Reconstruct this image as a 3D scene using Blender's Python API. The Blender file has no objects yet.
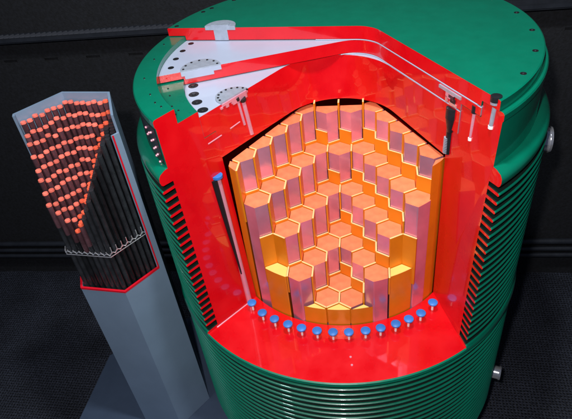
import bpy, math, random
from mathutils import Vector, Matrix
from mathutils.geometry import tessellate_polygon
R_ = math.radians
sc = bpy.context.scene
COL = sc.collection
random.seed(7)

# ------------------------------------------------------------------ camera
D_, H_, F_, PT, YW, RL = 2.639, 1.04, 541.0, 0.672, -0.127, -0.131
fw = Vector((math.sin(YW)*math.cos(PT), math.cos(YW)*math.cos(PT), -math.sin(PT)))
r_ = fw.cross(Vector((0, 0, 1))).normalized(); u_ = r_.cross(fw)
r2 = r_*math.cos(RL) + u_*math.sin(RL); u2 = -r_*math.sin(RL) + u_*math.cos(RL)
cd = bpy.data.cameras.new("camera"); cam = bpy.data.objects.new("camera", cd); COL.objects.link(cam)
m = Matrix((r2, u2, -fw)).transposed().to_4x4(); m.translation = Vector((0, -D_, H_)); cam.matrix_world = m
cd.sensor_width = 36; cd.lens = 36*F_/572; cd.clip_start = .01; cd.clip_end = 60
sc.camera = cam

# ------------------------------------------------------------------ light
w = bpy.data.worlds.new("World"); sc.world = w; w.use_nodes = True
bg = w.node_tree.nodes["Background"]; bg.inputs[0].default_value = (.45, .6, 1, 1); bg.inputs[1].default_value = .07
def lamp(name, loc, target, power, size, color, shape='DISK'):
    l = bpy.data.lights.new(name, 'AREA'); l.energy = power; l.shape = shape; l.size = size; l.color = color
    o = bpy.data.objects.new(name, l); COL.objects.link(o); o.location = loc
    o.rotation_euler = (Vector(target)-Vector(loc)).to_track_quat('-Z', 'Y').to_euler(); return o
lamp('camera_flash', (-.20, -2.72, 1.40), (0, -.3, -.9), 84, .10, (1, .96, .95))
lamp('ceiling_spot', (.05, -1.0, 2.8), (0, -.5, -.9), 92, .28, (.93, .97, 1))
lamp('ceiling_spot', (-1.9, -1.5, 3.0), (-1.0, -.5, -.8), 28, .35, (.88, .94, 1))
sc.view_settings.view_transform = 'Standard'; sc.view_settings.look = 'None'
sc.view_settings.exposure = 0; sc.view_settings.gamma = 1; sc.view_settings.use_curve_mapping = False

# ------------------------------------------------------------------ materials
def mat(name, col, rough=.4, metal=0., coat=0., var=.08, vscale=9., bump=0., bscale=60., spec=.5, smear=0.):
    m = bpy.data.materials.new(name); m.use_nodes = True
    nt = m.node_tree; N = nt.nodes; L = nt.links; b = N['Principled BSDF']
    b.inputs['Roughness'].default_value = rough; b.inputs['Metallic'].default_value = metal
    b.inputs['Coat Weight'].default_value = coat; b.inputs['Coat Roughness'].default_value = .04
    b.inputs['Specular IOR Level'].default_value = spec
    tc = N.new('ShaderNodeTexCoord'); n = N.new('ShaderNodeTexNoise'); n.inputs['Scale'].default_value = vscale
    n.inputs['Detail'].default_value = 6; L.new(tc.outputs['Object'], n.inputs['Vector'])
    r = N.new('ShaderNodeMapRange'); r.inputs[1].default_value = .3; r.inputs[2].default_value = .7
    r.inputs[3].default_value = 1-var; r.inputs[4].default_value = 1+var; L.new(n.outputs[0], r.inputs[0])
    mx = N.new('ShaderNodeVectorMath'); mx.operation = 'SCALE'; mx.inputs[0].default_value = col
    L.new(r.outputs[0], mx.inputs['Scale']); L.new(mx.outputs[0], b.inputs['Base Color'])
    n2 = N.new('ShaderNodeTexNoise'); n2.inputs['Scale'].default_value = bscale; n2.inputs['Detail'].default_value = 4
    L.new(tc.outputs['Object'], n2.inputs['Vector'])
    r3 = N.new('ShaderNodeMapRange'); r3.inputs[1].default_value = .3; r3.inputs[2].default_value = .7
    r3.inputs[3].default_value = max(.02, rough-.04-smear); r3.inputs[4].default_value = rough+.06+smear
    L.new(n.outputs[0] if smear else n2.outputs[0], r3.inputs[0]); L.new(r3.outputs[0], b.inputs['Roughness'])
    if bump:
        bp = N.new('ShaderNodeBump'); bp.inputs['Strength'].default_value = bump; bp.inputs['Distance'].default_value = .004
        L.new(n2.outputs[0], bp.inputs['Height']); L.new(bp.outputs[0], b.inputs['Normal'])
    return m
M = {}
M['red'] = mat('red_gloss_paint', (.70, .001, .006), .30, coat=.9, var=.05, bump=.03, bscale=9, smear=.05)
M['green'] = mat('green_gloss_paint', (.0, .172, .100), .30, coat=.7, var=.07, bump=.06, bscale=30)
M['groove'] = mat('near_black_groove', (.004, .012, .009), .5, var=.3)  # near-black colour on the groove roots and inner fin faces
M['white'] = mat('pale_blue_white_paint', (.42, .47, .60), .35, coat=.2, var=.03)
M['steel'] = mat('brushed_steel', (.42, .47, .56), .38, metal=.35, var=.12, vscale=30)
M['bright'] = mat('polished_steel', (.85, .86, .9), .18, metal=.8, var=.08)
M['black'] = mat('black_hole', (.006, .007, .009), .5, var=.2)
M['boltblack'] = mat('black_oxide_steel', (.02, .022, .026), .3, metal=.3, var=.3)
M['salmon'] = mat('salmon_paint', (.92, .235, .10), .45, var=.16, vscale=22, bump=.1)
M['mauve'] = mat('mauve_satin_metal', (.68, .31, .43), .20, metal=.50, var=.18, vscale=6)
M['orange'] = mat('orange_sheet', (.78, .245, .008), .36, metal=.15, var=.08, vscale=8)
M['cream'] = mat('cream_sheet_edge', (.95, .60, .25), .5, var=.05)
M['yellow'] = mat('yellow_filler_top', (.95, .62, .16), .45, var=.06)
M['blue'] = mat('blue_cap', (.03, .19, .60), .4, var=.08, vscale=40)
M['pink'] = mat('pink_tube', (.80, .35, .45), .3, metal=.3)
M['white_pin'] = mat('white_pin', (.95, .9, .92), .3)
M['housing'] = mat('blue_grey_sheet_metal', (.22, .31, .43), .36, metal=.15, var=.07, vscale=4, bump=.05)
M['rod'] = mat('dark_cladding_tube', (.045, .05, .058), .28, metal=.6, var=.3, vscale=15)
M['rodred'] = mat('reddish_cladding_tube', (.14, .065, .08), .28, metal=.4, var=.35, vscale=15)
M['pellet'] = mat('pink_rod_cap', (.95, .13, .06), .45, var=.15, vscale=50)
M['pellet_pale'] = mat('pale_pink_rod_cap', (.95, .20, .14), .4, var=.2, vscale=50)
M['redline'] = mat('red_cut_edge', (.7, .005, .02), .4)
M['plinth'] = mat('blue_grey_plinth', (.05, .075, .125), .45, var=.06, bump=.15, bscale=90)
M['wall'] = mat('black_wall_fabric', (.006, .0068, .0095), .85, var=.6, vscale=45, bump=.8, bscale=90)
M['slat'] = mat('grey_slat', (.06, .065, .08), .4, var=.2)
M['rail'] = mat('dark_painted_rail', (.02, .023, .03), .35, var=.2)
for k_, amp in (('salmon', .10), ('mauve', .16), ('orange', .10), ('pellet', .25), ('pellet_pale', .25), ('blue', .15), ('rodred', .4), ('rod', .5)):
    nt = M[k_].node_tree; b_ = nt.nodes['Principled BSDF']; sk = b_.inputs['Base Color'].links[0].from_socket
    oi = nt.nodes.new('ShaderNodeObjectInfo'); mr = nt.nodes.new('ShaderNodeMapRange'); mr.inputs[3].default_value = 1-amp; mr.inputs[4].default_value = 1+amp*.6
    sc2 = nt.nodes.new('ShaderNodeVectorMath'); sc2.operation = 'SCALE'
    nt.links.new(oi.outputs['Random'], mr.inputs[0]); nt.links.new(sk, sc2.inputs[0]); nt.links.new(mr.outputs[0], sc2.inputs['Scale']); nt.links.new(sc2.outputs[0], b_.inputs['Base Color'])
def floor_mat():
    m = mat('dark_studded_floor', (.027, .031, .045), .5, var=.3, vscale=3); nt = m.node_tree; N = nt.nodes; L = nt.links
    tc = N.new('ShaderNodeTexCoord'); mp = N.new('ShaderNodeMapping'); mp.inputs['Scale'].default_value = (40, 40, 40)
    mp.inputs['Rotation'].default_value = (0, 0, .1)
    L.new(tc.outputs['Object'], mp.inputs[0])
    v = N.new('ShaderNodeTexVoronoi'); v.inputs['Randomness'].default_value = 0; v.inputs['Scale'].default_value = 1
    v.voronoi_dimensions = '2D'; L.new(mp.outputs[0], v.inputs['Vector'])
    r = N.new('ShaderNodeMapRange'); r.inputs[1].default_value = .22; r.inputs[2].default_value = .34
    r.inputs[3].default_value = .12; r.inputs[4].default_value = 1; L.new(v.outputs['Distance'], r.inputs[0])
    b = N['Principled BSDF']; src = b.inputs['Base Color'].links[0].from_socket
    n = N.new('ShaderNodeTexNoise'); n.inputs['Scale'].default_value = 60; L.new(tc.outputs['Object'], n.inputs['Vector'])
    r2 = N.new('ShaderNodeMapRange'); r2.inputs[1].default_value = .35; r2.inputs[2].default_value = .65
    r2.inputs[3].default_value = .5; r2.inputs[4].default_value = 1.6; L.new(n.outputs[0], r2.inputs[0])
    mm = N.new('ShaderNodeMath'); mm.operation = 'MULTIPLY'; L.new(r.outputs[0], mm.inputs[0]); L.new(r2.outputs[0], mm.inputs[1])
    s = N.new('ShaderNodeVectorMath'); s.operation = 'SCALE'; L.new(src, s.inputs[0]); L.new(mm.outputs[0], s.inputs['Scale'])
    L.new(s.outputs[0], b.inputs['Base Color'])
    bp = N.new('ShaderNodeBump'); bp.inputs['Strength'].default_value = .6; bp.inputs['Distance'].default_value = .004
    L.new(r.outputs[0], bp.inputs['Height']); L.new(bp.outputs[0], b.inputs['Normal']); return m
M['floor'] = floor_mat()

# ------------------------------------------------------------------ mesh helpers
class MB:
    def __init__(s): s.v = []; s.f = []; s.m = []
    def add(s, vs, fs, mi=0):
        o = len(s.v); s.v += [tuple(x) for x in vs]
        for k, f in enumerate(fs):
            s.f.append(tuple(i+o for i in f)); s.m.append(mi[k] if isinstance(mi, (list, tuple)) else mi)
    def box(s, c, d, rz=0., mi=0, tilt=None):
        cs, sn = math.cos(rz), math.sin(rz); vs = []
        for z in (-.5, .5):
            for x, y in ((-.5, -.5), (.5, -.5), (.5, .5), (-.5, .5)):
                a, b, e = x*d[0], y*d[1], z*d[2]
                vs.append((c[0]+a*cs-b*sn, c[1]+a*sn+b*cs, c[2]+e))
        s.add(vs, [(3, 2, 1, 0), (4, 5, 6, 7), (0, 1, 5, 4), (1, 2, 6, 5), (2, 3, 7, 6), (3, 0, 4, 7)], mi)
    def prism(s, poly, z0, z1, mside=0, mtop=0):
        n = len(poly)
        s.add([(x, y, z0) for x, y in poly]+[(x, y, z1) for x, y in poly],
              [(i, (i+1) % n, n+(i+1) % n, n+i) for i in range(n)]+[tuple(range(n, 2*n)), tuple(range(n-1, -1, -1))],
              [mside]*n+[mtop, mside])
    def tube(s, a, b, ra, rb=None, n=14, mi=0, mcap=None, caps=True):
        a = Vector(a); b = Vector(b); rb = ra if rb is None else rb; d = (b-a).normalized()
        e = d.orthogonal().normalized(); g = d.cross(e)
        vs = [a+(e*math.cos(t)+g*math.sin(t))*ra for t in (2*math.pi*i/n for i in range(n))]
        vs += [b+(e*math.cos(t)+g*math.sin(t))*rb for t in (2*math.pi*i/n for i in range(n))]
        fs = [(i, (i+1) % n, n+(i+1) % n, n+i) for i in range(n)]; ms = [mi]*n
        if caps: fs += [tuple(range(n-1, -1, -1)), tuple(range(n, 2*n))]; ms += [mi if mcap is None else mcap]*2
        s.add(vs, fs, ms)
    def obj(s, name, mats, parent=None, smooth=False, origin=None):
        me = bpy.data.meshes.new(name)
        o0 = Vector(origin) if origin is not None else Vector((0, 0, 0))
        me.from_pydata([Vector(v)-o0 for v in s.v], [], s.f)
        for k in (mats if isinstance(mats, (list, tuple)) else [mats]): me.materials.append(M[k])
        me.polygons.foreach_set('material_index', s.m); me.update()
        o = bpy.data.objects.new(name, me); COL.objects.link(o)
        if smooth: smooth_by_angle(me, 35)
        place(o, o0, parent); return o
def wloc(o):
    v = Vector(o.location)
    while o.parent: o = o.parent; v += o.location
    return v
def place(o, loc, parent):
    if parent is not None: o.parent = parent; o.location = Vector(loc)-wloc(parent)
    else: o.location = loc
def smooth_by_angle(me, deg):
    import bmesh
    bm = bmesh.new(); bm.from_mesh(me); bmesh.ops.remove_doubles(bm, verts=bm.verts, dist=1e-6)
    for f in bm.faces: f.smooth = True
    for e in bm.edges:
        e.smooth = not (len(e.link_faces) != 2 or e.calc_face_angle(0) > R_(deg) or e.link_faces[0].material_index != e.link_faces[1].material_index)
    bm.to_mesh(me); bm.free()
def empty(name, loc, label, cat, group=None):
    o = bpy.data.objects.new(name, None); COL.objects.link(o); o.location = loc; o.empty_display_size = .1
    tag(o, label, cat, group); return o
def tag(o, label, cat, group=None):
    o['label'] = label; o['category'] = cat
    if group: o['group'] = group
def inst(o, loc, parent, rot=None):
    c = o.copy(); COL.objects.link(c); c.parent = None; place(c, loc, parent)
    if rot is not None: c.rotation_euler = rot
    return c
def pol(R, az, z=0.): a = R_(az); return (R*math.sin(a), -R*math.cos(a), z)

# ------------------------------------------------------------------ room
ZF = -3.0; ZP = -2.5; K = (H_-ZP)/3.18
b = MB(); b.box((0, -1.0, ZF-.05), (14, 9, .1)); fl = b.obj('floor', 'floor'); fl['kind'] = 'structure'
WA = R_(-3.4)
def wl(s, d=0., z=0.): return (s*math.cos(WA)-d*math.sin(WA)*-1, 1.3+s*math.sin(WA)-d*math.cos(WA), z)
b = MB()
def wbox(bb, s0, s1, d0, d1, z0, z1, mi=0):
    c = wl((s0+s1)/2, (d0+d1)/2, (z0+z1)/2); bb.box(c, (abs(s1-s0), abs(d1-d0), abs(z1-z0)), WA, mi)
wbox(b, -7, 7, -.2, -.02, ZF, 3); wa = b.obj('wall', 'wall'); wa['kind'] = 'structure'
# panel face above a recessed toe space
b = MB()
wbox(b, -7, 7, -.02, .0, -2.56, -.56); wbox(b, -7, 7, -.02, .0, -.535, 3)
for i in range(40): wbox(b, -7+i*.36+.12, -7+i*.36+.36, -.02, .0, -.56, -.535)
wp = b.obj('wall_panel', 'wall', wa)
b = MB()
for zc, r in ((-2.52, .028), (-2.61, .024), (-2.69, .024)):
    a = wl(-7, .05, zc); e = wl(7, .05, zc); b.tube(a, e, r, n=12)
for s in (-5.2, -2.6, 2.9, 5.4): wbox(b, s, s+.05, 0, .07, -2.73, -2.47)
pr = b.obj('heating_pipes', 'rail', None, True); tag(pr, 'dark horizontal pipes running low along the black wall behind', 'pipes')
# grille ledge
root = empty('wall_grille', wl(0, .06, -.31), 'dark slatted ventilation grille running along the black wall at upper left', 'grille')
b = MB(); wbox(b, -7, 7, 0, .012, -.36, -.32); wbox(b, -7, 7, .10, .125, -.345, -.32); wbox(b, -7, 7, .0, .10, -.365, -.355)
b.obj('grille_frame', 'rail', root)
b = MB(); b.box((0, 0, 0), (.012, .088, .02)); sl = b.obj('slat', 'slat', root)
sp = [-3.0+i*.045 for i in range(52)]
for i, s in enumerate(sp):
    L_ = wl(s, .056, -.328)
    o = sl if i == 0 else sl.copy()
    if i: COL.objects.link(o)
    o.parent = None; place(o, L_, root); o.rotation_euler = (0, 0, WA-.5)
# plinth
pent = [(-1.738, -.278), (-1.80, -.86), (-1.45, -1.75), (0, -1.75), (0.05, -1.06)]+[(1.035*math.sin(R_(a_)), -1.035*math.cos(R_(a_))) for a_ in range(10, 186, 8)]+[(-.35, .97)]
pent = [(x*K, -D_+(y+D_)*K) if (x < -1 or i_ == 2) else (x, y) for i_, (x, y) in enumerate(pent)]
b = MB(); b.prism(pent[::1], ZF, ZP-.03); b.prism([(x*1.0, y) for x, y in pent], ZP-.03, ZP)
pl = b.obj('display_plinth', 'plinth'); tag(pl, 'blue-grey display plinth carrying the green cask model and the tall hexagonal box', 'plinth')

# ------------------------------------------------------------------ cask geometry
def lerp(a, b, t): return a+(b-a)*t
def line_fillet(PL, aL, PR, aR, rf, n=18):
    """plan contour, left leg going out at azimuth aL, right leg at aR; returns points left->right (long legs)"""
    dl = Vector((math.sin(R_(aL)), -math.cos(R_(aL)))); dr = Vector((math.sin(R_(aR)), -math.cos(R_(aR))))
    PL = Vector(PL); PR = Vector(PR)
    det = dl.x*(-dr.y)+dr.x*dl.y
    q = PR-PL; t = (q.x*(-dr.y)+dr.x*q.y)/det; V = PL+dl*t
    h = dl.angle(dr)/2; tl = rf/math.tan(h); bis = (dl+dr).normalized(); C = V+bis*(rf/math.sin(h))
    A = V+dl*tl; B = V+dr*tl
    a0 = math.atan2(A.y-C.y, A.x-C.x); a1 = math.atan2(B.y-C.y, B.x-C.x)
    while a1 > a0: a1 -= 2*math.pi
    pts = [Vector((C.x+rf*math.cos(lerp(a0, a1, i/n)), C.y+rf*math.sin(lerp(a0, a1, i/n)))) for i in range(n+1)]
    return pts, A, dl, B, dr
def hit(P, d, R):
    b_ = P.dot(d); c_ = P.dot(P)-R*R; return -b_+math.sqrt(b_*b_-c_)
def body_cut(z):
    t = min(1, max(0, (-z-.1)/1.266))
    ax = lerp(-.323, -.316, t); ay = lerp(-.035, -.233, t)
    lx = lerp(-.772, -.783, t); ly = lerp(-.628, -.733, t); aL = math.degrees(math.atan2(lx-ax, -(ly-ay)))
    px_, py_ = lerp(.298, .440, t), lerp(-.059, -.20, t); qx, qy = lerp(.633, .619, t), lerp(-.745, -.891, t)
    aR = math.degrees(math.atan2(qx-px_, -(qy-py_)))
    return (lx, ly), aL, (qx, qy), aR, lerp(.33, .30, t)
def contour(z, cut, R, off=0., npts=26):
    PL, aL, PR, aR, rf = cut(z)
    pts, A, dl, B, dr = line_fillet(PL, aL, PR, aR, rf)
    tl = hit(A, dl, R); tr = hit(B, dr, R)
    left = [A+dl*(tl*(1-i/npts)) for i in range(npts)]; right = [B+dr*(tr*(i+1)/npts) for i in range(npts)]
    return left+pts+right
def az(v): return math.atan2(v.x, -v.y)
NA = 120
def arc(R, a0, a1, n=NA):
    if a1 < a0: a1 += 2*math.pi
    return [Vector((R*math.sin(lerp(a0, a1, i/n)), -R*math.cos(lerp(a0, a1, i/n)))) for i in range(1, n)]
def lid(name, levels, cut, mside, mtop, parent, mbot=None):
    """levels: (z,R) from top down. loft with cut face red"""
    b = MB(); rings = []
    for z, R in levels:
        c = contour(z, cut, R); nC = len(c)
        ring = c+arc(R, az(c[-1]), az(c[0])); rings.append([(p.x, p.y, z) for p in ring])
    n = len(rings[0]); nv = 0
    for k in range(len(rings)-1):
        flat = abs(levels[k][0]-levels[k+1][0]) < 1e-6
        fs = [(n+i, n+(i+1) % n, (i+1) % n, i) for i in range(n)]
        ms = [1 if i < nC-1 else 0 for i in range(n)]
        b.add(rings[k]+rings[k+1], fs, ms)
    for ring, mi, flip in ((rings[0], 2, 0), (rings[-1], 1, 1)):
        tris = tessellate_polygon([[Vector(p) for p in ring]]); fs = []
        for t in tris:
            a_, b_, c_ = (Vector(ring[i]) for i in t); up = (b_-a_).cross(c_-a_).z > 0
            fs.append(tuple(t) if up != bool(flip) else tuple(reversed(t)))
        b.add(ring, fs, mi)
    o = b.obj(name, [mside, 'red', mtop], parent); smooth_by_angle(o.data, 35); return o

cask = empty('cask_model', (0, 0, ZP), 'large green ribbed cylindrical cask model cut open to show a glossy red interior', 'cask model')
# body profile (outer), R,z
ZC = -1.366
outer = [(.885, -.048), (.990, -.048), (.998, -.050), (1.003, -.056), (1.003, -.082), (.998, -.088), (.998, -.290), (1.02, -.292), (1.045, -.302), (1.056, -.316), (1.058, -.334), (1.054, -.352), (1.046, -.360), (1.04, -.3605), (.990, -.364)]
pitch = .0453; z = -.385
fin_top = []
while z > ZC+.03:
    fin_top += [(.990, z-.002), (1.053, z-.0028), (1.0555, z-.0032), (1.060, z-.007), (1.060, z-.012), (1.0555, z-.0168), (1.053, z-.0172), (.990, z-.018)]; z -= pitch
zlow = z
outer += fin_top + [(.990, ZC+.018), (1.053, ZC+.0155), (1.062, ZC+.014), (1.068, ZC)]
inner = [(.695, ZC), (.695, -.26), (.767, -.26), (.767, -.12), (.885, -.12)]
prof = outer+inner
b = MB(); cols = []; NB = 150
for (R, z) in prof:
    c = contour(z, body_cut, R); a0 = az(c[-1]); a1 = az(c[0])
    if a1 < a0: a1 += 2*math.pi
    cols.append([(R*math.sin(lerp(a0, a1, i/NB)), -R*math.cos(lerp(a0, a1, i/NB)), z) for i in range(NB+1)])
n = len(prof); nO = len(outer)
vs = [cols[k][i] for k in range(n) for i in range(NB+1)]; fs = []; ms = []
for k in range(n):
    k2 = (k+1) % n
    if k == nO-1: continue
    for i in range(NB):
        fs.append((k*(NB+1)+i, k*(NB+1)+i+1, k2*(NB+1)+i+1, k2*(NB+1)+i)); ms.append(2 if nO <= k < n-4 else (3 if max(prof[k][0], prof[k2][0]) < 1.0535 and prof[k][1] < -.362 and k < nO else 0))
b.add(vs, fs, ms)
tris = tessellate_polygon([[Vector((R, z, 0)) for R, z in prof]])
for side in (0, NB):
    b.add([cols[k][side] for k in range(n)], [tuple(t) for t in tris], 1)
# lower, uncut part
low = [(.695, ZC), (1.060, ZC), (1.068, ZC-.004), (1.070, ZC-.022), (1.053, ZC-.0228), (.990, ZC-.024)]; z = ZC-.030-.024
while z > ZP+.08:
    low += [(.990, z-.002), (1.053, z-.0028), (1.056, z-.003), (1.062, z-.007), (1.062, z-.012), (1.056, z-.017), (1.053, z-.0172), (.990, z-.018)]; z -= pitch
low += [(.99, ZP+.05), (1.03, ZP+.045), (1.03, ZP)]
NL = 200; rings = [[(R*math.sin(2*math.pi*i/NL), -R*math.cos(2*math.pi*i/NL), z) for i in range(NL)] for R, z in low]
bore = [[(.695*math.sin(2*math.pi*i/NL), -.715*math.cos(2*math.pi*i/NL), zz) for i in range(NL)] for zz in (ZC, ZC-.25)]
for k in range(len(rings)-1):
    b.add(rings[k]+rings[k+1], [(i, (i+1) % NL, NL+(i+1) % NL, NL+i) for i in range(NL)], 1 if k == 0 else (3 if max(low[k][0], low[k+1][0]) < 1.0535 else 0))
b.add(bore[0]+bore[1], [(i, NL+i, NL+(i+1) % NL, (i+1) % NL) for i in range(NL)], 1)
b.add(bore[1], [tuple(range(NL))], 1)
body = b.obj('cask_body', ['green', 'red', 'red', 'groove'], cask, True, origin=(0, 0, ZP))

def az_line(P, aL): return P
cutC = lambda z: ((-.434, .251), -101.1, (.603+.0, -.701), 25.4, .16)
cutS = lambda z: ((-.561, -.034), -74.3, (.6022, -.7028), 25.4, .17)
def cutP(z):
    a, b_, c, d, e = body_cut(z); return a, b_, (c[0]-.004, c[1]-.008), d, e
cover = lid('cover_plate', [(0, .974), (-.003, .98), (-.044, .98), (-.044, .882), (-.068, .880)], cutC, 'green', 'green', cask)
sec = lid('secondary_lid', [(-.075, .8838), (-.112, .8838), (-.112, .766), (-.143, .766)], cutS, 'steel', 'white', cask)
prim = lid('primary_lid', [(-.150, .766), (-.257, .766), (-.257, .694), (-.405, .694)], cutP, 'steel', 'white', cask)

# discs / holes in the lids -----------------------------------------
def bolt_hole(parent, loc, r, name='bolt_hole', mi='black'):
    bb = MB(); bb.tube((loc[0], loc[1], loc[2]-.004), (loc[0], loc[1], loc[2]+.0015), r, n=18)
    return bb.obj(name, mi, parent, origin=loc)
h0 = bolt_hole(cover, pol(.94, 55.0, 0), .013)
bb = MB(); bb.tube((0, 0, 0), (0, 0, .003), .007, n=10); 
for a in [40.8+14.4*i for i in range(0)]: pass
for k in range(2, 14):
    a = 55+k*14.45-14.45
    inst(h0, pol(.94, a, 0), cover)
bb = MB(); bb.tube((0, 0, 0), (0, 0, .003), .0055, .0045, n=12); cb = bb.obj('bolt_head', 'rail', cover); cb.parent = None; place(cb, pol(.94, 55, .001), cover)
for k in range(2, 8): inst(cb, pol(.94, 55+k*14.45-14.45, .001), cover)
for a in (-127.4, -112.9, -141.8, -156.2): inst(h0, pol(.94, a, 0), cover)
h1 = bolt_hole(sec, pol(.833, -109.8, -.075), .0165)
for a in (-102.8, -95.6, -88.0): inst(h1, pol(.833, a, -.075), sec)
h2 = bolt_hole(prim, pol(.724, -81.9, -.150), .0265)
for a in (-74.0, -66.6, -59.1): inst(h2, pol(.724, a, -.150), prim)
bb = MB(); bb.tube((0, 0, 0), (0, 0, .004), .012, .010, n=12)
bh = bb.obj('bolt_head', 'boltblack', prim); place(bh, Vector(pol(.724, -81.9, -.1485)), prim)
for a in (-74.0, -66.6, -59.1): inst(bh, pol(.724, a, -.1485), prim)

def clipped_disc(c, r, cutf, zt, z_list, n=48):
    """plan polygon: circle centred c clipped by the left leg of cutf (kept behind it)"""
    PL, aL, PR, aR, rf = cutf(zt); d = Vector((math.sin(R_(aL)), -math.cos(R_(aL)))); nrm = Vector((-d.y, d.x)); 
    P = Vector(PL)
    if nrm.dot(Vector((-1, 1))) < 0: nrm = -nrm
    pts = [Vector((c[0]+r*math.cos(2*math.pi*i/n), c[1]+r*math.sin(2*math.pi*i/n))) for i in range(n)]
    out = []
    for i in range(n):
        a, b_ = pts[i], pts[(i+1) % n]; da, db = (a-P).dot(nrm)+.003, (b_-P).dot(nrm)+.003
        if da >= 0: out.append(a)
        if (da >= 0) != (db >= 0): out.append(a+(b_-a)*(da/(da-db)))
    return [(p.x, p.y) for p in out]
def on_line(cutf, z, s, off=0.):
    """point on left leg at radius s, off = toward viewer"""
    PL, aL, PR, aR, rf = cutf(z); pts, A, dl, B, dr = line_fillet(PL, aL, PR, aR, rf)
    p = A+dl*hit(A, dl, s); nr = Vector((dl.y*-1, dl.x)); 
    if nr.dot(Vector((1, -1))) < 0: nr = -nr
    p = p+nr*off; return (p.x, p.y)
def on_right(z, s, off=0.):
    PL, aL, PR, aR, rf = body_cut(z); pts, A, dl, B, dr = line_fillet(PL, aL, PR, aR, rf)
    p = B+dr*hit(B, dr, s); nr = Vector((dr.y, -dr.x)); p = p+nr*off*(1 if nr.x < 0 else -1); return (p.x, p.y)

# plug in the cover
c = on_line(cutC, 0, .668)
plug = MB(); plug.prism(clipped_disc(c, .088, cutC, 0, 0), -.012, .010)
pg = plug.obj('mushroom_plug', 'steel', cover, origin=(c[0], c[1], 0)); 
bb = MB(); bb.prism(clipped_disc(c, .052, cutC, 0, 0), .010, .016); bb.obj('plug_crown', 'steel', pg, origin=(c[0], c[1], .01))
bb = MB(); bb.prism(clipped_disc(c, .040, cutC, 0, 0), -.070, -.012); bb.obj('plug_stem', 'steel', pg, origin=(c[0], c[1], -.03))
# flange cover on the secondary lid, with its cut white step
c = on_line(cutS, -.075, .672)
bb = MB(); bb.prism(clipped_disc(c, .104, cutS, -.075, 0), -.078, -.069)
d1 = bb.obj('port_cover', 'steel', sec, origin=(c[0], c[1], -.07))
PL, aL, *_ = cutS(-.08); dirS = R_(aL)-math.pi/2
for (w0, zz0, zz1) in ((.208, -.098, -.0775), (.150, -.116, -.098)):
    q = on_line(cutS, -.09, .672+(.0 if w0 > .2 else .012), .0005)
    bb = MB(); bb.box((q[0], q[1], (zz0+zz1)/2), (w0, .008, zz1-zz0), dirS); bb.obj('port_step', 'white', sec, origin=(q[0], q[1], (zz0+zz1)/2))
bb = MB(); bb.tube((0, 0, 0), (0, 0, .003), .006, n=8); sb = bb.obj('port_bolt', 'boltblack', d1); first = True
for a in range(20, 190, 28):
    L_ = (c[0]+.088*math.cos(R_(a)), c[1]+.088*math.sin(R_(a)), -.069)
    if first: place(sb, L_, d1); first = False
    else: inst(sb, L_, d1)
# flange cover on the primary lid
c = on_line(body_cut, -.15, .548)
bb = MB(); bb.prism(clipped_disc(c, .092, cutP, -.15, 0), -.152, -.142)
d2 = bb.obj('port_cover', 'steel', prim, origin=(c[0], c[1], -.142))
for a in (40, 62, 84, 106, 128, 150, 172, 194, 216):
    inst(sb, (c[0]+.078*math.cos(R_(a)), c[1]+.078*math.sin(R_(a)), -.142), d2)
dirP = R_(body_cut(-.2)[1])-math.pi/2
for s, w0, z0, z1 in ((.548, .175, -.163, -.150), (.52, .10, -.185, -.163), (.60, .018, -.178, -.163), (.635, .014, -.172, -.163), (.566, .014, -.176, -.163)):
    q = on_line(body_cut, -.17, s, .001); bb = MB(); bb.box((q[0], q[1], (z0+z1)/2), (w0, .012, z1-z0), dirP)
    bb.obj('port_section', 'pink', d2, origin=(q[0], q[1], (z0+z1)/2))
for s0, s1, z0, z1, r in ((.533, .520, -.168, -.315, .0072), (.502, .488, -.185, -.385, .0115)):
    p0 = on_line(cutP, z0, s0, .0); p1 = on_line(cutP, z1, s1, .0)
    bb = MB(); bb.tube((*p0, z0), (*p1, z1), r, n=14); bb.obj('drain_tube', 'pink', prim, True, origin=(*p0, z0))
    bb = MB(); p0 = on_line(cutP, z0, s0, .002); bb.tube((*on_line(cutP, z0, s0+.004, .003), z0+.008), (*p0, z0-.008), r*1.5, n=12); bb.obj('tube_nut', 'boltblack', prim, origin=(*p0, z0))
for s0, s1, z0, z1 in ((.545, .610, -.286, -.290), (.668, .755, -.295, -.297)):
    p0 = on_line(cutP, z0, s0); p1 = on_line(cutP, z1, s1); bb = MB(); bb.tube((*p0, z0), (*p1, z1), .0035, n=8)
    bb.obj('test_channel', 'pink', prim, origin=(*p0, z0))
# sectioned bolts on the right cut face
def rbolt(name, s, z0, z1, r, mi, parent, off=.0):
    p0 = on_right(z0, s, off); p1 = on_right(z1, s, off); bb = MB(); bb.tube((*p0, z0), (*p1, z1), r, n=14)
    return bb.obj(name, mi, parent, True, origin=(*p0, z0))
o = rbolt('lid_bolt', .715, -.155, -.205, .029, 'boltblack', prim); 
bb = MB(); p0 = on_right(-.205, .715); p1 = on_right(-.275, .715); bb.tube((*p0, -.205), (*p1, -.275), .028, .015, n=14); bb.obj('bolt_collar', 'boltblack', o, True, origin=(*p0, -.2))
bb = MB(); p0 = on_right(-.275, .71, -.003); p1 = on_right(-.425, .706, -.003); bb.tube((*p0, -.275), (*p1, -.395), .016, n=14); sh = bb.obj('bolt_shank', 'boltblack', o, True, origin=(*p0, -.3))
for i in range(10):
    zz = -.31-i*.0085; p0 = on_right(zz, .703, .003); bb = MB() if i == 0 else bb
    bb.tube((*p0, zz), (*p0, zz-.004), .0155, n=12)
bb.obj('bolt_thread', 'steel', o, True, origin=(*p0, -.3))
o = rbolt('lid_bolt', .845, -.085, -.118, .014, 'boltblack', sec)
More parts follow.
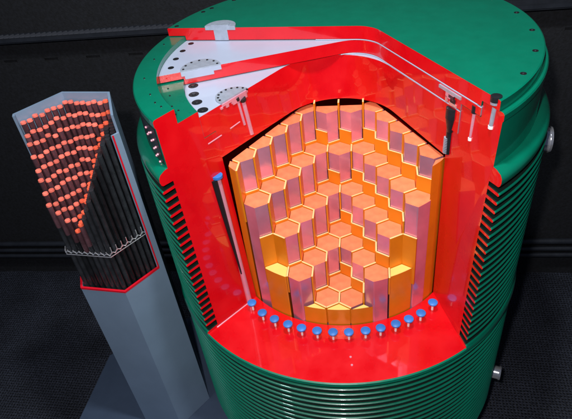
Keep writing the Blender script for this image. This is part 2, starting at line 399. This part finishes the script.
bb = MB(); p0 = on_right(-.1, .845); p1 = on_right(-.245, .842); bb.tube((*p0, -.10), (*p1, -.245), .0085, .006, n=12); q = bb.obj('bolt_shank', 'pink', o, True, origin=(*p0, -.1))
bb = MB(); bb.tube((*p1, -.238), (*p1, -.25), .009, n=12); bb.obj('bolt_tip', 'white_pin', q, True, origin=(*p1, -.24))
o = rbolt('lid_bolt', .948, .004, -.018, .022, 'boltblack', cover)
bb = MB(); p0 = on_right(-.018, .948); bb.tube((*p0, -.018), (*p0, -.030), .020, n=14); bb.obj('washer', 'steel', o, True, origin=(*p0, -.02))
bb = MB(); p0 = on_right(-.03, .948); p1 = on_right(-.13, .945); bb.tube((*p0, -.045), (*p1, -.13), .010, n=12); q = bb.obj('bolt_shank', 'steel', o, True, origin=(*p0, -.05))
bb = MB(); bb.tube((*p1, -.128), (*p1, -.14), .012, n=12); bb.obj('bolt_tip', 'white_pin', q, True, origin=(*p1, -.13))
aRr = R_(body_cut(-.1)[3])-math.pi/2
for s, w0, z0, z1, mi in ((.697, .150, -.094, -.080, 'steel'), (.70, .055, -.118, -.094, 'pink'), (.71, .036, -.112, -.098, 'boltblack'), (.722, .05, -.145, -.130, 'bright'), (.68, .012, -.140, -.112, 'bright'), (.72, .03, -.128, -.112, 'boltblack')):
    p0 = on_right(-.1, s, .001); bb = MB(); bb.box((*p0, (z0+z1)/2), (w0, .024, z1-z0), aRr); bb.obj('port_section', mi, sec, origin=(*p0, z0))
for z0, cf, s1, i0 in ((-.0715, cutC, .86, 20), (-.1465, cutS, .70, 26)):
    c_ = contour(z0, cf, s1); c_ = c_[i0:]; bb = MB()
    for a_, b_ in zip(c_[:-1], c_[1:]):
        k_ = .0015; bb.tube((a_.x+k_*.3, a_.y-k_, z0), (b_.x+k_*.3, b_.y-k_, z0), .0024, n=6, caps=False)
    bb.obj('seal_edge', 'white', cask, origin=(c_[0].x, c_[0].y, z0))
# ledge details: small screws on the green ledge and a pressure switch plate
bb = MB(); bb.tube((0, 0, 0), (0, 0, .004), .0045, n=8); scr = bb.obj('screw', 'boltblack', body)
place(scr, pol(.93, -60, -.048), body)
for R, a, z in ((.93, -66, -.048), (.92, -56.5, -.048), (.86, -58, -.12), (.865, -61, -.12), (.85, -64, -.12), (.84, -72, -.12), (.845, -78, -.12), (.93, -92, -.048), (.95, -104, -.048), (.90, -112, -.048), (.945, -78, -.048), (.835, -60, -.12)):
    inst(scr, pol(R, a, z), body)
# row of fasteners in the recess beside the left cut
bb = MB(); bb.tube((0, 0, 0), (0, -.008, 0), .007, .005, n=10); fs0 = bb.obj('recess_bolt', 'pink', body, True)
first = True
bb = MB(); st = 24
for k in range(st):
    a0, a1 = lerp(-51.8, -100, k/st), lerp(-51.8, -100, (k+1)/st)
    vs = [pol(R, a, z) for R in (.996, 1.0015) for a in (a0, a1) for z in (-.282, -.098)]
    bb.add(vs, [(4, 6, 7, 5), (0, 1, 3, 2), (1, 5, 7, 3), (0, 2, 6, 4), (0, 4, 5, 1), (2, 3, 7, 6)])
bb.obj('recess_plate', 'boltblack', body, origin=pol(1, -70, -.2))
for a, z in ((-55, -.135), (-57, -.152), (-54.6, -.17), (-56.6, -.19), (-54.4, -.208), (-56.2, -.228), (-54.4, -.246), (-56, -.266), (-54.2, -.284), (-59, -.14), (-59, -.175)):
    q0 = pol(1.0, a, z); o = fs0 if first else fs0.copy()
    if not first: COL.objects.link(o)
    first = False; o.parent = None; place(o, q0, body); o.rotation_euler = (0, 0, R_(a))
bb = MB(); bb.tube((0, 0, -.002), (0, 0, .003), .006, n=14); o = bb.obj('floor_stud', 'pink', body, True); o.parent = None; place(o, pol(.905, 1.0, ZC), body)
inst(o, pol(.955, 1.2, ZC), body)
p0 = on_line(body_cut, ZC, .76, .003); p1 = on_line(body_cut, ZC, 1.0, .003)
bb = MB(); bb.tube((*p0, ZC+.001), (*p1, ZC+.001), .0035, .0045, n=6); bb.obj('corner_seam', 'pink', body, origin=(*p0, ZC))
# trunnions
for k, (a, z, r) in enumerate(((80, -.55, .062), (70, -2.32, .045))):
    p0 = Vector(pol(.98, a, z)); p1 = Vector(pol(1.10, a, z)); bb = MB(); bb.tube(p0, p1, r, n=28); bb.tube(p1, Vector(pol(1.112, a, z)), r*1.12, r*1.05, n=28)
    t = bb.obj('trunnion', 'bright', cask, True, origin=p0)
    t['label'] = 'polished steel upper trunnion on the right flank' if k == 0 else 'polished steel lower trunnion on the right flank'

# ------------------------------------------------------------------ moderator rods with blue caps
ZR = ZC+.055
bb = MB(); bb.tube((0, 0, 0), (0, 0, .007), .026, .026, n=26); bb.tube((0, 0, .007), (0, 0, .011), .026, .020, n=26)
capm = bb
def cap_rod(loc, first=None):
    if first is None:
        o1 = capm.obj('rod_cap', 'blue', cask, True); o1.parent = None; place(o1, loc, cask)
        b2 = MB(); b2.tube((0, 0, ZC-ZR), (0, 0, 0), .0065, n=10); pn = b2.obj('rod_pin', 'white_pin', o1, True); pn.location = (0, 0, 0)
        return o1
    o1 = inst(first, loc, cask)
    for ch in first.children:
        c2 = ch.copy(); COL.objects.link(c2); c2.parent = o1
    return o1
rp = None
for a in (-43.8, -36.4, -30.1, -23.8, -17.9, -11.5, -5.2, .95, 7.5, 13.5, 19.8, 25.5, 31.3, 38.9):
    q0 = cap_rod(pol(.788-(.016 if abs(a+2) > 39 else 0), a, ZR), rp); rp = rp or q0
# long rod standing in its bore on the left cut face
p0 = on_line(body_cut, -.47, .752, .004); p1 = on_line(body_cut, ZC, .752, .004)
bb = MB(); bb.tube((*p1, ZC), (*p0, -.487), .016, n=14); rr = bb.obj('moderator_rod', 'pink', cask, True, origin=(*p1, ZC))
bb = MB(); bb.tube((*p0, -.487), (*p0, -.473), .028, n=24); bb.obj('rod_cap', 'blue', rr, True, origin=(*p0, -.48))
q0 = on_line(body_cut, -.49, .775, .001); q1 = on_line(body_cut, ZC, .765, .001)
bb = MB(); bb.tube((*q1, ZC+.25), (*q0, -.49), .004, .018, n=10); bb.obj('rod_bore', 'black', cask, True, origin=(*q1, ZC))

# ------------------------------------------------------------------ fuel basket
PIT = .1346; PH = -.0748; OX, OY = .0151, -.0198
def cen(x, r): return Vector((OX+PIT*(x*math.cos(PH)+r*.8660254*math.sin(PH)), OY+PIT*(x*math.sin(PH)-r*.8660254*math.cos(PH))))
def hexpoly(c, rad): return [Vector((c.x+rad*math.cos(PH+math.pi/2+k*math.pi/3), c.y+rad*math.sin(PH+math.pi/2+k*math.pi/3))) for k in range(6)]
RB = .690
def clip_circle(poly, R):
    if all(p.length <= R for p in poly): return poly, False
    dense = []
    for i in range(6):
        a, b_ = poly[i], poly[(i+1) % 6]
        for k in range(8): dense.append(a.lerp(b_, k/8))
    out = [p if p.length <= R else p.normalized()*R for p in dense]
    res = []
    for p in out:
        if not res or (p-res[-1]).length > 1e-5: res.append(p)
    return res, True
ZL = {-1: -.437, 0: -.637, 1: -.837, 2: -1.044, 3: -1.240}
def level(x, r):
    """min number of rows in from the V of the wedge"""
    u = r-0; # arms: left arm x=-1-r/2 .. ; chevron index = (r - 2|x|+2)/2 capped by r
    k = min(r, math.floor((r-2*abs(x)+2)/2+1e-6)); return k
cells = {}
for r in range(-3, 8):
    for xi in range(-12, 13):
        x = xi/2
        if (xi % 2) != (r % 2): continue
        c = cen(x, r)
        if c.length > .762: continue
        k = level(x, r)
        if k < -1: continue
        cells[(x, r)] = k
def ztop(x, r):
    k = cells[(x, r)]; filler = cen(x, r).length > .665
    if k <= -1: return ZL[-1], filler
    k = min(k, 3)
    if filler and r == 5 and abs(x) == 2.5: return ZL[2], True
    if filler and r >= 6: return ZL[3], True
    return ZL[k], filler
bas = empty('fuel_basket', (0, 0, ZC), 'stepped honeycomb basket of salmon topped hexagonal columns inside the red cask cavity', 'fuel basket')
proto = None
for (x, r), k in sorted(cells.items()):
    zt, filler = ztop(x, r)
    if filler and abs(x) >= 3 and r >= 5: continue
    c = cen(x, r); poly = hexpoly(c, .0698)
    if k == -1:       # the rear row of the model is cut in half lengthways
        da = 0 if (r == -1 and abs(x) < 1.1) else (R_(60) if x < 0 else R_(-60))
        nn = Vector((math.sin(PH+da), -math.cos(PH+da))); out = []
        for i in range(6):
            a, b_ = poly[i], poly[(i+1) % 6]; d0, d1 = (a-c).dot(nn)+.018, (b_-c).dot(nn)+.018
            if d0 >= 0: out.append(a)
            if (d0 >= 0) != (d1 >= 0): out.append(a+(b_-a)*(d0/(d0-d1)))
        fil2 = c.length > .66
        out = [p if p.length < RB else p.normalized()*RB for p in out]
        bb = MB(); bb.prism([(p.x, p.y) for p in out], ZC-.2, zt, 0, 1)
        bb.obj('half_column', ['orange' if fil2 else 'mauve', 'salmon'], bas, origin=(c.x, c.y, ZC)); continue
    if not filler and all(p.length < RB+.002 for p in poly):
        key = zt
        bb = MB(); 
        if proto is None: proto = {}
        if key not in proto:
            pp = [(p.x-c.x, p.y-c.y) for p in poly]; bb.prism(pp, ZC-.2-zt, 0, 0, 1)
            o = bb.obj('hexagonal_column', ['mauve', 'salmon'], bas); o.parent = None; place(o, (c.x, c.y, zt), bas); proto[key] = o
        else: inst(proto[key], (c.x, c.y, zt), bas)
    else:
        pp, _ = clip_circle(poly, RB if filler else RB+.004)
        if len(pp) < 3: continue
        area = sum(pp[i].x*pp[(i+1) % len(pp)].y-pp[(i+1) % len(pp)].x*pp[i].y for i in range(len(pp)))/2
        if area < .0008: continue
        bb = MB(); bb.prism([(p.x, p.y) for p in pp], ZC-.2, zt, 0, 1)
        top = 'salmon' if zt > -.5 or not filler else 'yellow'
        bb.obj('filler_block' if filler else 'hexagonal_column', ['orange' if filler else 'mauve', top], bas, origin=(c.x, c.y, ZC))
# separating sheets
nb = {'E': (1, 0), 'SE': (.5, 1), 'SW': (-.5, 1)}; ang = {'E': 0, 'SE': -60, 'SW': -120}
for (x, r), k in sorted(cells.items()):
    zt, fil = ztop(x, r)
    for dname, (dx, dr) in nb.items():
        o2 = (x+dx, r+dr)
        if o2 in cells: z2, f2 = ztop(*o2)
        else:
            continue
        c = cen(x, r); c2 = cen(*o2); mid = (c+c2)/2; half = k == -1 and cells[o2] == -1
        if mid.length > RB-.02: continue
        hi, lo = max(zt, z2), min(zt, z2)
        if hi == lo:
            zs = hi+.006+(.042 if (dname == 'E' and r == -1 and abs(x+.5) < 1.1) else 0)
        elif dname == 'E' and mid.x > .02 and zt < z2: zs = lo+.085
        elif dname == 'E': zs = hi+.008
        elif dname == 'SW': zs = lo+.085
        else: zs = lo+.014
        if (o2 in ((-2.5, 5), (2.5, 5)) or (x, r) in ((-2.5, 5), (2.5, 5))) and hi != lo: zs = max(hi if hi <= -.8 else -.837, -.837)+.004
        a = PH+R_(ang[dname]); L_ = .0777
        zb = lo-.12
        bb = MB(); d = Vector((-math.sin(a), math.cos(a)))
        bb.box((0, 0 if not half else (-.018 if dname != 'SW' else .018), (zb-zs)/2), (.0086, (L_-.001)*(.55 if half else 1), zs-zb), 0, [0, 1, 0, 0, 0, 0])
        o = bb.obj('spacer_sheet', ['orange', 'cream'], bas); o.parent = None; place(o, (mid.x, mid.y, zs), bas); o.rotation_euler = (0, 0, a)

# ------------------------------------------------------------------ hexagonal fuel element box
BX, BY, BS, BP = -1.176*K, -D_+(D_-.606)*K, .247*K, -.16
def fz(z): return H_-(H_-z)*K
Vh = [Vector((BX+BS*math.cos(BP+k*math.pi/3), BY+BS*math.sin(BP+k*math.pi/3))) for k in range(6)]
Vi = [Vector((BX+(BS-.014)*math.cos(BP+k*math.pi/3), BY+(BS-.014)*math.sin(BP+k*math.pi/3))) for k in range(6)]
ZB = fz(-.88); ZT = fz(0)
box = empty('fuel_element_box', (BX, BY, ZP), 'tall blue-grey hexagonal metal box cut open to show bundled rods inside', 'fuel element')
def wallseg(bb, k, t0, t1, z0, z1, ms=0, me=0):
    a, b_ = Vh[k % 6].lerp(Vh[(k+1) % 6], t0), Vh[k % 6].lerp(Vh[(k+1) % 6], t1)
    c, d = Vi[k % 6].lerp(Vi[(k+1) % 6], t0), Vi[k % 6].lerp(Vi[(k+1) % 6], t1)
    vs = [(*a, z0), (*b_, z0), (*d, z0), (*c, z0), (*a, z1), (*b_, z1), (*d, z1), (*c, z1)]
    bb.add(vs, [(3, 2, 1, 0), (4, 5, 6, 7), (0, 1, 5, 4), (1, 2, 6, 5), (2, 3, 7, 6), (3, 0, 4, 7)], [0, ms, 0, me, 0, me])
bb = MB()
for k in range(6): wallseg(bb, k, 0, 1, ZP, ZB)
wallseg(bb, 0, 0, 1, ZB, ZT); wallseg(bb, 1, 0, 1, ZB, ZT); wallseg(bb, 2, 0, 1, ZB, ZT)
wallseg(bb, 3, 0, .10, ZB, ZT); wallseg(bb, 5, .87, 1, ZB, fz(-.085))
bb.obj('housing', 'housing', box, origin=(BX, BY, ZP))
bb = MB()   # red painted cut edge along the window
for k, t0, t1 in ((3, .12, 1), (4, 0, 1), (5, 0, .87)):
    a, b_ = Vh[k].lerp(Vh[(k+1) % 6], t0), Vh[k].lerp(Vh[(k+1) % 6], t1); sc_ = 1.004
    f = lambda v, s: (BX+(v.x-BX)*s, BY+(v.y-BY)*s)
    a1, b1 = f(a, 1.006), f(b_, 1.006); a2, b2 = f(a, .955), f(b_, .955)
    vs = [(*a1, ZB-.008), (*b1, ZB-.008), (*b2, ZB-.008), (*a2, ZB-.008), (*a1, ZB+.004), (*b1, ZB+.004), (*b2, ZB+.004), (*a2, ZB+.004)]
    bb.add(vs, [(3, 2, 1, 0), (4, 5, 6, 7), (0, 1, 5, 4), (1, 2, 6, 5), (2, 3, 7, 6), (3, 0, 4, 7)], 0)
e0 = Vh[5].lerp(Vh[0], .868); e1 = Vi[5].lerp(Vi[0], .84)
bb.tube((*e0, ZB), (*e0, fz(-.085)), .0045, n=6)
bb.obj('cut_edge', 'redline', box, origin=(BX, BY, ZB))
bb = MB(); bb.prism([(p.x, p.y) for p in Vi], ZB-.16, ZB-.15); bb.obj('support_plate', 'boltblack', box, origin=(BX, BY, ZB-.15))
# rods
NR = 8; RPIT = (BS-.030)/(NR-1+.25); RR = RPIT*.40
eu = Vector((math.cos(BP), math.sin(BP))); ev = Vector((math.cos(BP+math.pi/3), math.sin(BP+math.pi/3)))
rodproto = {}
def rot(v, a): return Vector((v.x*math.cos(a)-v.y*math.sin(a), v.x*math.sin(a)+v.y*math.cos(a)))
n21 = rot(Vector((1, 0)), BP+R_(90)); n32 = rot(Vector((1, 0)), BP+R_(150))      # outward normals of back walls V1-V2, V2-V3
hh = (NR-1)*RPIT*.8660254; P1 = Vh[1]-Vector((BX, BY)); Pm = (Vh[4]+Vh[5])/2-Vector((BX, BY))
rods = []
for i in range(-(NR-1), NR):
    for j in range(-(NR-1), NR):
        if abs(i+j) > NR-1: continue
        q = eu*(i*RPIT)+ev*(j*RPIT); d21 = (hh-q.dot(n21))/(RPIT*.866); d32 = (hh-q.dot(n32))/(RPIT*.866)
        zt = fz(-.035-.0465*min(d21, d32))
        P3 = [(P1,), (Vector((.004, .0)),), (Pm+Vector((-.012, 0)),)]
        # the bundle ends in a steep section from the rear right corner to the middle of the front
        if q.y > 0: a_, b_ = P3[0][0], P3[1][0]
        else: a_, b_ = P3[1][0], P3[2][0]
        e_ = b_-a_; cr = (e_.x*(q.y-a_.y)-e_.y*(q.x-a_.x))/e_.length
        rods.append((q, zt, cr))
LEN = .62
bb = MB(); bb.tube((0, 0, -LEN*1.75), (0, 0, -.008), RR, n=10); cl = bb
def make_rod(q, zt, right, pale=False):
    x, y = BX+q.x, BY+q.y
    if right:
        b2 = MB(); b2.tube((0, 0, ZB-.15-zt), (0, 0, 0), RR, n=10); o = b2.obj('dark_rod', 'rod', box, True); o.parent = None; place(o, (x, y, zt), box); return
    b2 = MB(); b2.tube((0, 0, ZB-.15-zt), (0, 0, -.15 if zt-.15 > ZB else -.05), RR, n=10, mi=1)
    b2.tube((0, 0, -.15 if zt-.15 > ZB else -.05), (0, 0, -.010), RR, n=10, mi=0)
    o = b2.obj('fuel_rod', ['rodred', 'rod'], box, True); o.parent = None; place(o, (x, y, zt), box)
    b3 = MB(); b3.tube((0, 0, -.010), (0, 0, 0), RR*1.12, RR*1.0, n=10); o3 = b3.obj('rod_end', 'pellet_pale' if pale else 'pellet', o, True); o3.location = (0, 0, 0)
camxy = Vector((0-BX, -D_-BY))
def steep(q):
    """height of the steep section surface over plan point q (plane through rear corner, front middle and the eye height line)"""
    a_ = Vector((P1.x, P1.y, fz(-.03))); b_ = Vector((Pm.x-.012, Pm.y, fz(-.53))); c_ = Vector((camxy.x, camxy.y, H_))
    n_ = (b_-a_).cross(c_-a_); return a_.z-(n_.x*(q.x-a_.x)+n_.y*(q.y-a_.y))/n_.z
for q, zt, cr in rods:
    if cr > .006:
        zz = steep(q)
        if cr < RPIT*1.2: make_rod(q, max(zt-.04, min(zz, fz(-.05))), False)
        else: make_rod(q, min(zz-.02, fz(-.10)), True)
    else: make_rod(q, zt+random.uniform(-.011, .011), False, cr < -RPIT*.5)
# spacer grid with springs around the bundle
ZS = fz(-.635)
bb = MB()
Vs = [Vector((BX+(BS-.012)*math.cos(BP+k*math.pi/3), BY+(BS-.012)*math.sin(BP+k*math.pi/3))) for k in range(6)]
for k in (3, 4, 5):
    a, b_ = Vs[k], Vs[(k+1) % 6]; t0 = .85 if k == 3 else 0
    n_ = 16; prev = None
    for i in range(n_+1):
        t = lerp(t0, 1, i/n_); p = a.lerp(b_, t); zz = ZS+(.010 if i % 2 else -.006)
        if prev: bb.tube(prev, (p.x, p.y, zz), .0028, n=6)
        prev = (p.x, p.y, zz)
        if i % 2 and k != 3:
            hgt = .018 if k == 4 else .045
            bb.tube((p.x, p.y, ZS), (p.x, p.y, ZS+hgt*random.uniform(.6, 1.1)), .0028, n=6)
    for zz in (ZS-.016,): bb.tube((*a.lerp(b_, t0), zz), (*b_, zz), .0028, n=6)
bb.obj('spacer_grid', 'bright', box, origin=(BX, BY, ZS))
